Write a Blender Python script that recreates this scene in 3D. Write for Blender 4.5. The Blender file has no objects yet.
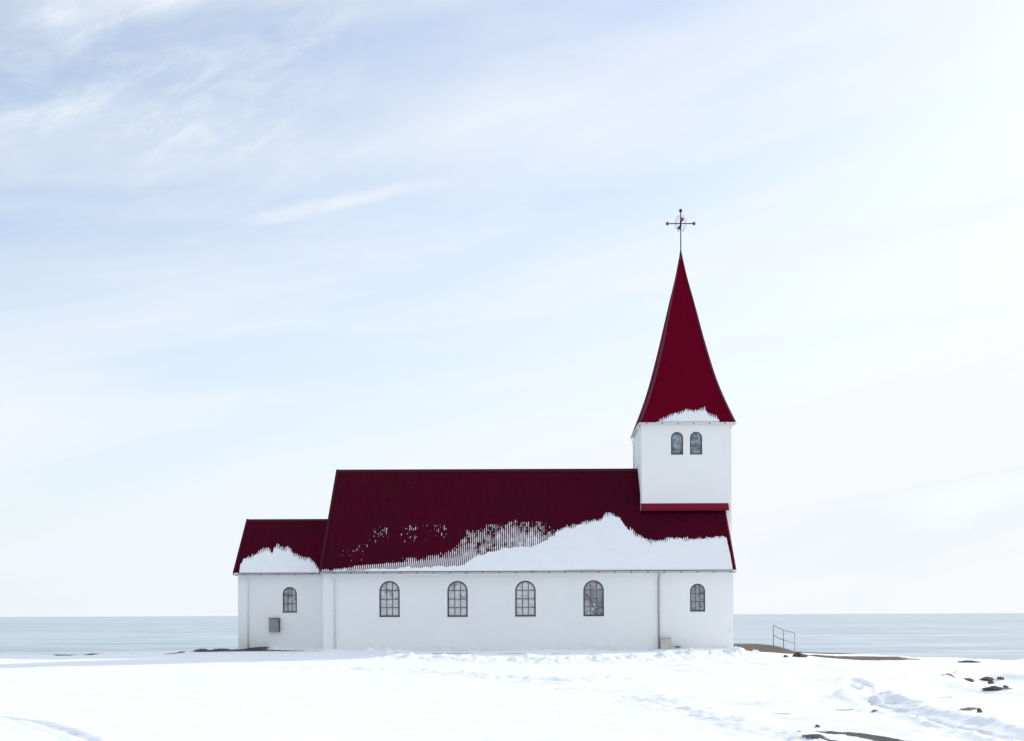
import bpy, bmesh, math, random
import numpy as np
from mathutils import Vector, Matrix
R = math.radians
S = bpy.context.scene
COL = S.collection
rng = random.Random(7)

# ------------------------------------------------------------------ camera
F = 1178.0                      # focal length in pixels of the 1024-wide picture
CX, CY = 528.0, 614.1           # where the level optical axis meets the picture
CAMZ = 1.95
ROLL = 0.0037
cam = bpy.data.cameras.new('camera')
camo = bpy.data.objects.new('camera', cam)
COL.objects.link(camo)
camo.location = (0, 0, CAMZ)
camo.rotation_euler = (Matrix.Rotation(math.pi/2, 4, 'X') @ Matrix.Rotation(-ROLL, 4, 'Z')).to_euler()
cam.sensor_width = 36.0
cam.lens = F*36/1024
cam.shift_x = (512-CX)/1024
cam.shift_y = (CY-370.5)/1024
cam.clip_start = 0.2
cam.clip_end = 200000
S.camera = camo

# ------------------------------------------------------------------ light
SUN_EL, SUN_B = R(24), R(35)     # sun behind the church on the right
to_sun = Vector((math.cos(SUN_EL)*math.cos(SUN_B), math.cos(SUN_EL)*math.sin(SUN_B), math.sin(SUN_EL)))
sl = bpy.data.lights.new('sun', 'SUN')
sl.energy = 2.0
sl.angle = R(0.6)
sl.color = (1.0, 0.955, 0.90)
so = bpy.data.objects.new('sun', sl)
COL.objects.link(so)
so.location = (60, 50, 60)
so.rotation_euler = (-to_sun).to_track_quat('-Z', 'Y').to_euler()

world = bpy.data.worlds.new('World')
S.world = world
world.use_nodes = True


class NT:
    """small helper to write node trees"""
    def __init__(s, tree):
        s.t = tree; s.n = tree.nodes; s.l = tree.links

    def new(s, typ, **kw):
        nd = s.n.new(typ)
        for k, v in kw.items():
            setattr(nd, k, v)
        return nd

    def put(s, sock, v):
        if isinstance(v, bpy.types.NodeSocket):
            s.l.new(v, sock)
        elif v is not None:
            if sock.type == 'RGBA' and hasattr(v, '__len__') and len(v) == 3:
                v = (*v, 1)
            sock.default_value = v

    def math(s, op, a, b=None, c=None, clamp=False):
        nd = s.new('ShaderNodeMath', operation=op, use_clamp=clamp)
        for i, v in enumerate((a, b, c)):
            if v is not None:
                s.put(nd.inputs[i], v)
        return nd.outputs[0]

    def vmath(s, op, a, b=None):
        nd = s.new('ShaderNodeVectorMath', operation=op)
        s.put(nd.inputs[0], a)
        if b is not None:
            s.put(nd.inputs[1], b)
        return nd.outputs[0]

    def noise(s, vec, scale, detail=4, rough=.55, dist=0, dim='3D'):
        nd = s.new('ShaderNodeTexNoise', noise_dimensions=dim)
        s.put(nd.inputs['Vector'], vec)
        nd.inputs['Scale'].default_value = scale
        nd.inputs['Detail'].default_value = detail
        nd.inputs['Roughness'].default_value = rough
        nd.inputs['Distortion'].default_value = dist
        return nd.outputs['Fac']

    def ramp(s, x, a, b, lo=0., hi=1., smooth=True):
        nd = s.new('ShaderNodeMapRange', interpolation_type='SMOOTHSTEP' if smooth else 'LINEAR')
        s.put(nd.inputs['Value'], x)
        for k, v in (('From Min', a), ('From Max', b), ('To Min', lo), ('To Max', hi)):
            nd.inputs[k].default_value = v
        return nd.outputs[0]

    def mix(s, f, a, b, blend='MIX'):
        nd = s.new('ShaderNodeMix', data_type='RGBA', blend_type=blend)
        s.put(nd.inputs['Factor'], f)
        s.put(nd.inputs[6], a)
        s.put(nd.inputs[7], b)
        return nd.outputs[2]

    def comb(s, x, y, z):
        nd = s.new('ShaderNodeCombineXYZ')
        for i, v in enumerate((x, y, z)):
            s.put(nd.inputs[i], v)
        return nd.outputs[0]

    def sep(s, v):
        nd = s.new('ShaderNodeSeparateXYZ')
        s.put(nd.inputs[0], v)
        return nd.outputs

    def bump(s, h, strength=.5, dist=.02, normal=None):
        nd = s.new('ShaderNodeBump')
        nd.inputs['Strength'].default_value = strength
        nd.inputs['Distance'].default_value = dist
        s.put(nd.inputs['Height'], h)
        if normal is not None:
            s.put(nd.inputs['Normal'], normal)
        return nd.outputs[0]


w = NT(world.node_tree)
bg = w.n['Background']
sky = w.new('ShaderNodeTexSky', sky_type='NISHITA')
sky.sun_disc = False
sky.sun_elevation = SUN_EL
sky.sun_rotation = math.pi/2 - SUN_B
sky.altitude = 60
sky.air_density = 1.0
sky.dust_density = 1.2
sky.ozone_density = 1.3
dirv = w.new('ShaderNodeTexCoord').outputs['Generated']
dx, dy, dz = w.sep(dirv)
dzc = w.math('MAXIMUM', dz, 0.0)
el = w.math('ARCTAN2', dzc, w.math('SQRT', w.math('ADD', w.math('MULTIPLY', dx, dx), w.math('MULTIPLY', dy, dy))))
az = w.math('ARCTAN2', dx, dy)                     # 0 straight over the church, + to the right
# thin high cloud that thickens towards the horizon and towards the sun
base = w.ramp(el, 0.0, 0.62, 0.97, 0.10, smooth=False)
base = w.math('ADD', base, w.ramp(az, -0.42, 0.50, -0.02, 0.27, smooth=False))
# long faint bands, tilted up to the right
band_v = w.comb(w.math('MULTIPLY', az, 1.3), w.math('SUBTRACT', w.math('MULTIPLY', el, 9.0), w.math('MULTIPLY', az, 1.6)), 0.3)
band = w.noise(band_v, 1.35, 5, .52, .35)
base = w.math('ADD', base, w.math('MULTIPLY', w.math('SUBTRACT', band, .5), w.ramp(el, .02, .3, .8, 1.25)))
# mottled cirrus high on the left, fibres running up to the right
mv = w.comb(w.math('ADD', w.math('MULTIPLY', az, 9.0), w.math('MULTIPLY', el, 5.0)),
            w.math('SUBTRACT', w.math('MULTIPLY', el, 22.0), w.math('MULTIPLY', az, 12.0)), 1.7)
mot = w.noise(mv, 1.9, 8, .68, .5)
patch = w.noise(w.comb(az, w.math('SUBTRACT', w.math('MULTIPLY', el, 2.0), w.math('MULTIPLY', az, .8)), 4.1), 5.2, 3, .5, .2)
pm = w.math('MULTIPLY', w.ramp(patch, .42, .66), w.ramp(el, .22, .36))
pm = w.math('MULTIPLY', pm, w.ramp(az, -.02, -.30))
base = w.math('ADD', base, w.math('MULTIPLY', pm, w.ramp(mot, .38, .74, 0, .36)))


def wisp(a0, e0, ang, ln, wd, amp):
    """one long thin wisp of cloud at azimuth a0, elevation e0"""
    ca, sa = math.cos(ang), math.sin(ang)
    ua = w.math('SUBTRACT', az, a0); ue = w.math('SUBTRACT', el, e0)
    u = w.math('ADD', w.math('MULTIPLY', ua, ca), w.math('MULTIPLY', ue, sa))
    v = w.math('SUBTRACT', w.math('MULTIPLY', ue, ca), w.math('MULTIPLY', ua, sa))
    nz = w.noise(w.comb(w.math('MULTIPLY', u, 10), w.math('MULTIPLY', v, 60), e0*30), 1.0, 5, .6, .3)
    v = w.math('ADD', v, w.math('MULTIPLY', w.math('SUBTRACT', nz, .5), wd*1.2))
    gu = w.ramp(w.math('ABSOLUTE', u), ln*.35, ln, 1, 0)
    gv = w.ramp(w.math('ABSOLUTE', v), 0, wd, 1, 0)
    return w.math('MULTIPLY', w.math('MULTIPLY', gu, gv), w.math('MULTIPLY', w.ramp(nz, .2, .7, .4, 1), amp))


for a in ((-.163, .331, .235, .105, .008, .42), (-.33, .46, .42, .11, .030, .30), (-.275, .475, .5, .06, .018, .28),
          (-.40, .37, .35, .14, .030, .22), (-.36, .31, .12, .20, .018, .22), (-.22, .235, .07, .22, .022, .16),
          (.30, .300, .14, .24, .022, .22), (.18, .215, .12, .30, .016, .16), (.05, .262, .16, .16, .010, .14)):
    base = w.math('ADD', base, wisp(*a))
cover = w.math('MULTIPLY', w.math('MINIMUM', w.math('MAXIMUM', base, 0.33), 1.0), 1.0)
cloudcol = w.mix(w.ramp(az, -.5, .5), (4.05, 4.32, 4.62), (4.42, 4.50, 4.58))
# unseen cloud overhead and inland: added brightness and cover to fill shaded walls
cloudcol = w.mix(w.ramp(band, .36, .58), w.vmath('MULTIPLY', cloudcol, (.93, .965, .985)), cloudcol)
cloudcol = w.vmath('SCALE', cloudcol)
cloudcol.node.inputs['Scale'].default_value = 1.0
w.l.new(w.ramp(dy, .74, .1, 1.0, 1.42), cloudcol.node.inputs['Scale'])
cover = w.math('MAXIMUM', cover, w.ramp(dy, .74, .1, 0, .66))
skyc = w.vmath('MULTIPLY', sky.outputs[0], (1.05, .99, .98))
final = w.mix(cover, skyc, cloudcol)
w.l.new(final, bg.inputs['Color'])
bg.inputs['Strength'].default_value = 0.15

S.view_settings.view_transform = 'Standard'
S.view_settings.look = 'None'
S.view_settings.gamma = 1
S.view_settings.use_curve_mapping = False
S.view_settings.exposure = 0.52
S.cycles.use_denoising = True
S.cycles.max_bounces = 8


# ------------------------------------------------------------------ picture measure -> place
def unroll(px, py):
    a, b = px-CX, -(py-CY)
    c, s_ = math.cos(ROLL), math.sin(ROLL)
    return a*c + b*s_, -a*s_ + b*c


def P(px, py, Y):
    a, b = unroll(px, py)
    return Vector((a*Y/F, Y, CAMZ + b*Y/F))


def PX(px, py, Y): return P(px, py, Y).x
def PZ(px, py, Y): return P(px, py, Y).z


def sstep(x, a, b):
    t = np.clip((x-a)/(b-a), 0, 1)
    return t*t*(3-2*t)


# ------------------------------------------------------------------ numpy noise
def _hash(ix, iy, seed):
    h = (ix.astype(np.int64)*374761393 + iy.astype(np.int64)*668265263 + seed*1274126177) & 0xffffffff
    h = ((h ^ (h >> 13))*1103515245) & 0xffffffff
    h = ((h ^ (h >> 15))*2246822519) & 0xffffffff
    return ((h ^ (h >> 16)) & 0xffffff)/float(0xffffff)


def vnoise(x, y, seed=0):
    ix, iy = np.floor(x), np.floor(y)
    fx, fy = x-ix, y-iy
    fx = fx*fx*fx*(fx*(fx*6-15)+10); fy = fy*fy*fy*(fy*(fy*6-15)+10)
    a = _hash(ix, iy, seed); b = _hash(ix+1, iy, seed); c = _hash(ix, iy+1, seed); d = _hash(ix+1, iy+1, seed)
    return (a*(1-fx)+b*fx)*(1-fy) + (c*(1-fx)+d*fx)*fy


def fbm(x, y, scale, oct=4, seed=0, rough=.5):
    x = np.asarray(x, float)/scale; y = np.asarray(y, float)/scale
    s_ = 0; amp = 1; tot = 0
    for i in range(oct):
        c, s2 = math.cos(i*1.3), math.sin(i*1.3)
        s_ = s_ + amp*(vnoise(x*c-y*s2+i*17.3, x*s2+y*c-i*9.1, seed+i)-.5)*2
        tot += amp; amp *= rough; x = x*2.03; y = y*2.03
    return s_/tot


# ------------------------------------------------------------------ object helpers
def link(o, parent=None):
    COL.objects.link(o)
    if parent is not None:
        o.parent = parent
    return o


def obj(name, bm, mats, parent=None, smooth=False):
    me = bpy.data.meshes.new(name)
    bm.normal_update()
    bm.to_mesh(me); bm.free()
    for m in (mats if isinstance(mats, (list, tuple)) else [mats]):
        me.materials.append(m)
    if smooth:
        for p in me.polygons:
            p.use_smooth = True
    return link(bpy.data.objects.new(name, me), parent)


def np_mesh(name, verts, faces, mats, parent=None, smooth=True):
    verts = np.asarray(verts, np.float32).reshape(-1, 3); faces = np.asarray(faces, np.int32)
    me = bpy.data.meshes.new(name)
    me.vertices.add(len(verts)); me.vertices.foreach_set('co', verts.ravel())
    n, k = faces.shape
    me.loops.add(n*k); me.loops.foreach_set('vertex_index', faces.ravel())
    me.polygons.add(n)
    me.polygons.foreach_set('loop_start', np.arange(0, n*k, k, dtype=np.int32))
    me.polygons.foreach_set('loop_total', np.full(n, k, np.int32))
    me.polygons.foreach_set('use_smooth', np.full(n, smooth, bool))
    me.update(calc_edges=True); me.validate()
    for m in (mats if isinstance(mats, (list, tuple)) else [mats]):
        me.materials.append(m)
    return link(bpy.data.objects.new(name, me), parent)


def grid_faces(ny, nx, keep=None, flip=False):
    i = np.arange(ny*nx).reshape(ny, nx)
    f = np.stack([i[:-1, :-1], i[:-1, 1:], i[1:, 1:], i[1:, :-1]], -1).reshape(-1, 4)
    if flip:
        f = f[:, ::-1]
    if keep is not None:
        f = f[keep.reshape(-1)]
    return f


def tag(o, label=None, cat=None, group=None, kind=None):
    if label: o['label'] = label
    if cat: o['category'] = cat
    if group: o['group'] = group
    if kind: o['kind'] = kind
    return o


def empty(name, loc):
    o = bpy.data.objects.new(name, None)
    o.empty_display_size = .3
    o.location = loc
    COL.objects.link(o)
    return o


def box(bm, x0, x1, y0, y1, z0, z1, bevel=0, mat=0):
    vs = [bm.verts.new(p) for p in ((x0, y0, z0), (x1, y0, z0), (x1, y1, z0), (x0, y1, z0),
                                    (x0, y0, z1), (x1, y0, z1), (x1, y1, z1), (x0, y1, z1))]
    fs = [bm.faces.new([vs[i] for i in q]) for q in
          ((0, 3, 2, 1), (4, 5, 6, 7), (0, 1, 5, 4), (1, 2, 6, 5), (2, 3, 7, 6), (3, 0, 4, 7))]
    for f in fs: f.material_index = mat
    if bevel:
        es = list({e for f in fs for e in f.edges})
        bmesh.ops.bevel(bm, geom=es, offset=bevel, segments=2, profile=.6, affect='EDGES')


def tube(bm, pts, r, n=10, cap=True, mat=0):
    """round tube along points, r one value or one per point"""
    pts = [Vector(p) for p in pts]
    rs = r if isinstance(r, (list, tuple)) else [r]*len(pts)
    rings = []
    up = None
    for i, p in enumerate(pts):
        d = ((pts[min(i+1, len(pts)-1)]-p).normalized() + (p-pts[max(i-1, 0)]).normalized())
        d.normalize()
        if up is None:
            up = Vector((0, 0, 1)) if abs(d.z) < .9 else Vector((0, 1, 0))
        a = d.cross(up).normalized(); b = d.cross(a).normalized(); up = -b if False else up
        rings.append([bm.verts.new(p + (a*math.cos(2*math.pi*k/n) + b*math.sin(2*math.pi*k/n))*rs[i]) for k in range(n)])
    for A, B in zip(rings, rings[1:]):
        for k in range(n):
            f = bm.faces.new((A[k], A[(k+1) % n], B[(k+1) % n], B[k])); f.smooth = True; f.material_index = mat
    if cap:
        bm.faces.new(rings[0][::-1]).material_index = mat; bm.faces.new(rings[-1]).material_index = mat


def sphere(bm, c, r, sz=1.0):
    g = bmesh.ops.create_uvsphere(bm, u_segments=14, v_segments=9, radius=r)
    for v in g['verts']:
        v.co.z *= sz
        v.co += Vector(c)
        for f in v.link_faces: f.smooth = True


# ------------------------------------------------------------------ materials
def mat(name, color, rough=.6, metal=0., spec=None, build=None):
    m = bpy.data.materials.new(name)
    m.use_nodes = True
    t = NT(m.node_tree)
    b = t.n['Principled BSDF']
    b.inputs['Base Color'].default_value = (*color, 1)
    b.inputs['Roughness'].default_value = rough
    b.inputs['Metallic'].default_value = metal
    if spec is not None:
        b.inputs['Specular IOR Level'].default_value = spec
    if build:
        build(t, b)
    return m


def objco(t): return t.new('ShaderNodeTexCoord').outputs['Object']


def b_wall(t, b):
    co = objco(t)
    x, y, z = t.sep(co)
    big = t.noise(co, .55, 4, .55)
    streak = t.noise(t.comb(t.math('MULTIPLY', x, 3.4), t.math('MULTIPLY', y, 3.4), t.math('MULTIPLY', z, .35)), 1.0, 6, .65)
    fine = t.noise(co, 42, 4, .6)
    c = t.mix(t.ramp(big, .35, .65), (.84, .847, .838), (.865, .868, .858))
    c = t.mix(t.ramp(streak, .58, .82, 0, .16), c, (.58, .60, .60))
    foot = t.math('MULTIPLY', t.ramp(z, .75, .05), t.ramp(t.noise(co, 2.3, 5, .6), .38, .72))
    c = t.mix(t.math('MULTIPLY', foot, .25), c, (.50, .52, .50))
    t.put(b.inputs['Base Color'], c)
    # board-marked render: very shallow vertical waves plus grain
    t.put(b.inputs['Normal'], t.bump(t.math('ADD', t.math('MULTIPLY', fine, .5), t.noise(co, 5, 3, .5)), .35, .012))
    b.inputs['Roughness'].default_value = .72


M = {}
M['wall'] = mat('white_painted_render', (.8, .8, .8), .7, build=b_wall)


def b_red(c0, c1):
    def f(t, b):
        co = objco(t)
        x, y, z = t.sep(co)
        st = t.noise(t.comb(t.math('MULTIPLY', x, 9), t.math('MULTIPLY', y, .5), t.math('MULTIPLY', z, .5)), 1, 5, .6)
        big = t.noise(co, .35, 4, .55)
        c = t.mix(t.ramp(t.math('ADD', t.math('MULTIPLY', st, .5), t.math('MULTIPLY', big, .5)), .38, .62), c0, c1)
        t.put(b.inputs['Base Color'], c)
        t.put(b.inputs['Roughness'], t.ramp(big, .3, .7, .55, .7))
    return f


M['roof'] = mat('dark_red_corrugated_iron', (.05, .002, .01), .5, spec=.04, build=b_red((.052, .0004, .0092), (.072, .0006, .0122)))
M['spire'] = mat('red_corrugated_iron', (.12, .003, .015), .5, spec=.02, build=b_red((.125, .0006, .013), (.150, .001, .017)))
M['redtrim'] = mat('red_painted_flashing', (.17, .004, .022), .5, spec=.1)
M['redcap'] = mat('red_painted_cap', (.085, .006, .028), .45, spec=.3)
M['ridgecap'] = mat('dark_red_cap', (.045, .001, .010), .5, spec=.12)
M['zinc'] = mat('galvanised_metal', (.52, .53, .54), .45, .6)
M['white'] = mat('white_painted_metal', (.78, .79, .79), .4)
M['bracket'] = mat('grey_bracket_metal', (.05, .055, .06), .5, .1)
M['pipe_grey'] = mat('grey_downpipe_paint', (.33, .34, .34), .45)
M['iron'] = mat('black_wrought_iron', (.03, .025, .03), .45, .5)
M['ball'] = mat('dark_red_painted_ball', (.20, .03, .045), .4)
M['frame'] = mat('dark_grey_window_paint', (.055, .06, .066), .45)
M['lead'] = mat('grey_glazing_bar', (.10, .105, .115), .45)
M['conc'] = mat('bare_concrete', (.5, .49, .47), .85,
                build=lambda t, b: t.put(b.inputs['Base Color'], t.mix(t.noise(objco(t), 9, 5), (.40, .39, .37), (.62, .60, .57))))


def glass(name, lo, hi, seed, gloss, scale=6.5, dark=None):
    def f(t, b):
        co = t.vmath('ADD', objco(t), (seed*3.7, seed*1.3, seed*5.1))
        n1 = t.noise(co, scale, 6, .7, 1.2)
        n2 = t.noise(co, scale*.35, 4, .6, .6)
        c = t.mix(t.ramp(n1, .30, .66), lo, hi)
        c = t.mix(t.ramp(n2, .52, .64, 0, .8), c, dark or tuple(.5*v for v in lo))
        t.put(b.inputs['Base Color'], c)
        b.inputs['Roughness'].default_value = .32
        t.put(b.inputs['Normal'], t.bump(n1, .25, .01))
        gl = t.new('ShaderNodeBsdfGlossy')
        gl.inputs['Roughness'].default_value = .04
        gl.inputs['Color'].default_value = (.92, .95, 1, 1)
        wob = t.bump(t.noise(co, 2.2, 2, .5), .18, .02)
        t.put(gl.inputs['Normal'], wob)
        ms = t.new('ShaderNodeMixShader')
        ms.inputs[0].default_value = gloss
        t.l.new(b.outputs[0], ms.inputs[1]); t.l.new(gl.outputs[0], ms.inputs[2])
        t.l.new(ms.outputs[0], t.n['Material Output'].inputs['Surface'])
    return mat(name, lo, .3, build=f)


def b_snow(t, b):
    co = objco(t)
    n1 = t.noise(co, 1.6, 5, .6)
    n2 = t.noise(co, 14, 4, .65)
    n3 = t.noise(co, 90, 2, .6)
    hsum = t.math('ADD', t.math('MULTIPLY', n1, 1.0), t.math('ADD', t.math('MULTIPLY', n2, .30), t.math('MULTIPLY', n3, .05)))
    t.put(b.inputs['Normal'], t.bump(hsum, .5, .06))
    t.put(b.inputs['Base Color'], t.mix(t.ramp(n1, .3, .7), (.80, .825, .85), (.84, .855, .87)))
    b.inputs['Roughness'].default_value = .75
    b.inputs['Specular IOR Level'].default_value = .2


M['snow'] = mat('snow', (.87, .89, .92), .75, build=b_snow)


def b_ground(t, b):
    b_snow(t, b)
    snowc = b.inputs['Base Color'].links[0].from_socket
    nrm = b.inputs['Normal'].links[0].from_socket
    co = objco(t)
    att = t.new('ShaderNodeAttribute', attribute_name='bare')
    soil = t.new('ShaderNodeAttribute', attribute_name='soil')
    g1 = t.noise(co, 7, 6, .7)
    g2 = t.noise(co, 55, 3, .7)
    grav = t.mix(t.ramp(g2, .3, .7), (.025, .027, .03), (.10, .098, .095))
    earth = t.mix(t.ramp(t.math('ADD', t.math('MULTIPLY', g1, .6), t.math('MULTIPLY', g2, .4)), .35, .62), (.055, .042, .036), (.15, .118, .10))
    bare = t.mix(soil.outputs['Fac'], grav, earth)
    k = t.math('ADD', att.outputs['Fac'], t.math('MULTIPLY', t.math('SUBTRACT', g1, .5), 1.3))
    k = t.ramp(t.math('ADD', k, t.math('MULTIPLY', t.math('SUBTRACT', g2, .5), .5)), .42, .56)
    k = t.math('MULTIPLY', k, t.ramp(att.outputs['Fac'], .02, .12))
    trod_shade = t.new('ShaderNodeAttribute', attribute_name='trod_shade')
    tk = t.math('MULTIPLY', trod_shade.outputs['Fac'], t.ramp(t.math('ADD', t.math('MULTIPLY', g1, .6), t.math('MULTIPLY', t.noise(co, 2.1, 4, .6), .4)), .36, .58))
    snowc = t.mix(tk, snowc, (.50, .535, .58))  # tints trodden snow and paints the shade of the ruts
    t.put(b.inputs['Base Color'], t.mix(k, snowc, bare))
    b.inputs['Roughness'].default_value = .8


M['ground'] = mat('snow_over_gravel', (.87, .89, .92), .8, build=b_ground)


def b_sea(t, b):
    co = objco(t)
    x, y, z = t.sep(co)
    # long thin swell and wind streaks lying along the shore, at several sizes
    def st(sx, sy, seed, det=6):
        return t.noise(t.comb(t.math('MULTIPLY', x, 1/sx), t.math('MULTIPLY', y, 1/sy), seed), 1.0, det, .62, .3)
    a = st(190, 30, 1.3, 9)
    c = st(600, 130, 4.4, 7)
    d = st(16000, 6000, 8.1)
    s = t.math('ADD', t.math('MULTIPLY', a, .50), t.math('ADD', t.math('MULTIPLY', c, .38), t.math('MULTIPLY', d, .12)))
    f = t.ramp(s, .42, .58)
    t.put(b.inputs['Base Color'], t.mix(f, (.27, .355, .40), (.57, .62, .645)))
    t.put(b.inputs['Roughness'], t.ramp(s, .40, .60, .28, .55))
    wv = t.noise(t.comb(t.math('MULTIPLY', x, .03), t.math('MULTIPLY', y, .11), 0), 1.0, 5, .6)
    t.put(b.inputs['Normal'], t.bump(wv, .5, 4.0))
    b.inputs['IOR'].default_value = 1.33


M['sea'] = mat('sea_water', (.1, .2, .26), .35, build=b_sea)


def b_hill(t, b):
    co = objco(t)
    x, y, z = t.sep(co)
    n = t.noise(co, .05, 8, .66, .4)
    d = t.noise(t.comb(t.math('ADD', t.math('MULTIPLY', x, .03), t.math('MULTIPLY', z, .045)),
                       t.math('SUBTRACT', t.math('MULTIPLY', x, .006), t.math('MULTIPLY', z, .012)), 0), 2.4, 7, .6, .5)
    k = t.ramp(t.math('ADD', t.math('MULTIPLY', n, .4), t.math('MULTIPLY', d, .6)), .50, .60)
    t.put(b.inputs['Base Color'], t.mix(k, (.035, .03, .03), (.55, .58, .62)))
    b.inputs['Roughness'].default_value = .9


M['hill'] = mat('rock_and_snow', (.2, .2, .2), .9, build=b_hill)
M['rock'] = mat('dark_brown_rock', (.06, .045, .04), .85,
                build=lambda t, b: (t.put(b.inputs['Base Color'], t.mix(t.ramp(t.noise(objco(t), 6, 6, .7), .35, .65), (.045, .036, .033), (.21, .16, .135))),
                                    t.put(b.inputs['Normal'], t.bump(t.noise(objco(t), 12, 5, .7), .8, .05))))

# ------------------------------------------------------------------ places on the church
YW = 62.0                      # front face of the nave wall
YE = 61.62                     # front edge of the nave roof
YR = 67.3                      # line of both ridges
YB = 2*YR - YW                 # back face of the nave
XL = PX(323.6, 610, YW); XR = PX(733.4, 610, YW)
ZE = PZ(528, 570.6, YE)        # nave eave
ZR = PZ(528, 469.4, YR)        # nave ridge
XVL = PX(319.8, 570.5, YE); XVR = PX(736.0, 569, YE)

# ------------------------------------------------------------------ ground
def line_dist(X, Y, pts):
    """distance to a polyline and the signed side, in metres"""
    best = np.full(X.shape, 1e9)
    for (x0, y0), (x1, y1) in zip(pts, pts[1:]):
        dx_, dy_ = x1-x0, y1-y0
        t = np.clip(((X-x0)*dx_+(Y-y0)*dy_)/(dx_*dx_+dy_*dy_), 0, 1)
        best = np.minimum(best, np.hypot(X-x0-t*dx_, Y-y0-t*dy_))
    return best


def base_z(X, Y):
    z = -0.62*sstep(X, 9.5, 19.5)*sstep(Y, 30, 62) - .12*sstep(-X, 15, 24)*sstep(Y, 45, 62)
    return z


def G(px, py):
    """ground point (x, y) seen at a picture position"""
    z = 0.
    for _ in range(12):
        a, b = unroll(px, py)
        Y = (z-CAMZ)*F/b
        X = a*Y/F
        z = float(base_z(np.array(X), np.array(Y)))
    return (X, Y)


def GL(*pp): return [G(*p) for p in pp]


L_PATH = GL((1040, 654+6.5), (1000, 664.5), (955, 673.5), (915, 684), (893, 689), (866, 697))
L_PATH2 = GL((866, 697), (833, 699.5), (800, 702.5), (700, 706))
L_LOOP = GL((866, 697), (856, 690), (850, 684), (853, 679.5), (862, 684), (872, 692), (868, 697))
L_DITCH = GL((868, 698), (895, 706), (930, 717), (965, 726), (1000, 733), (1040, 740))
L_ROW = GL((640, 700), (690, 713), (730, 722), (770, 733), (800, 741), (850, 756))
L_LEFT = GL((-30, 718), (0, 718.5), (35, 723), (65, 731), (88, 741), (110, 755))
L_BANK = GL((372, 657), (400, 657.5), (450, 659.5), (500, 661.5), (560, 663), (600, 662.5), (650, 658.5), (700, 656.5), (730, 655.5))
L_MID = GL((300, 668), (360, 669), (420, 671), (500, 678), (560, 683), (600, 680))
L_LBANK = GL((0, 657), (70, 657), (150, 656.5), (230, 655.5), (290, 655), (340, 656), (372, 657))
L_RTRK = GL((560, 690), (640, 694), (700, 700), (760, 706))
L_HOLLOW = GL((1003, 679), (1020, 684), (1045, 692))


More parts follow.
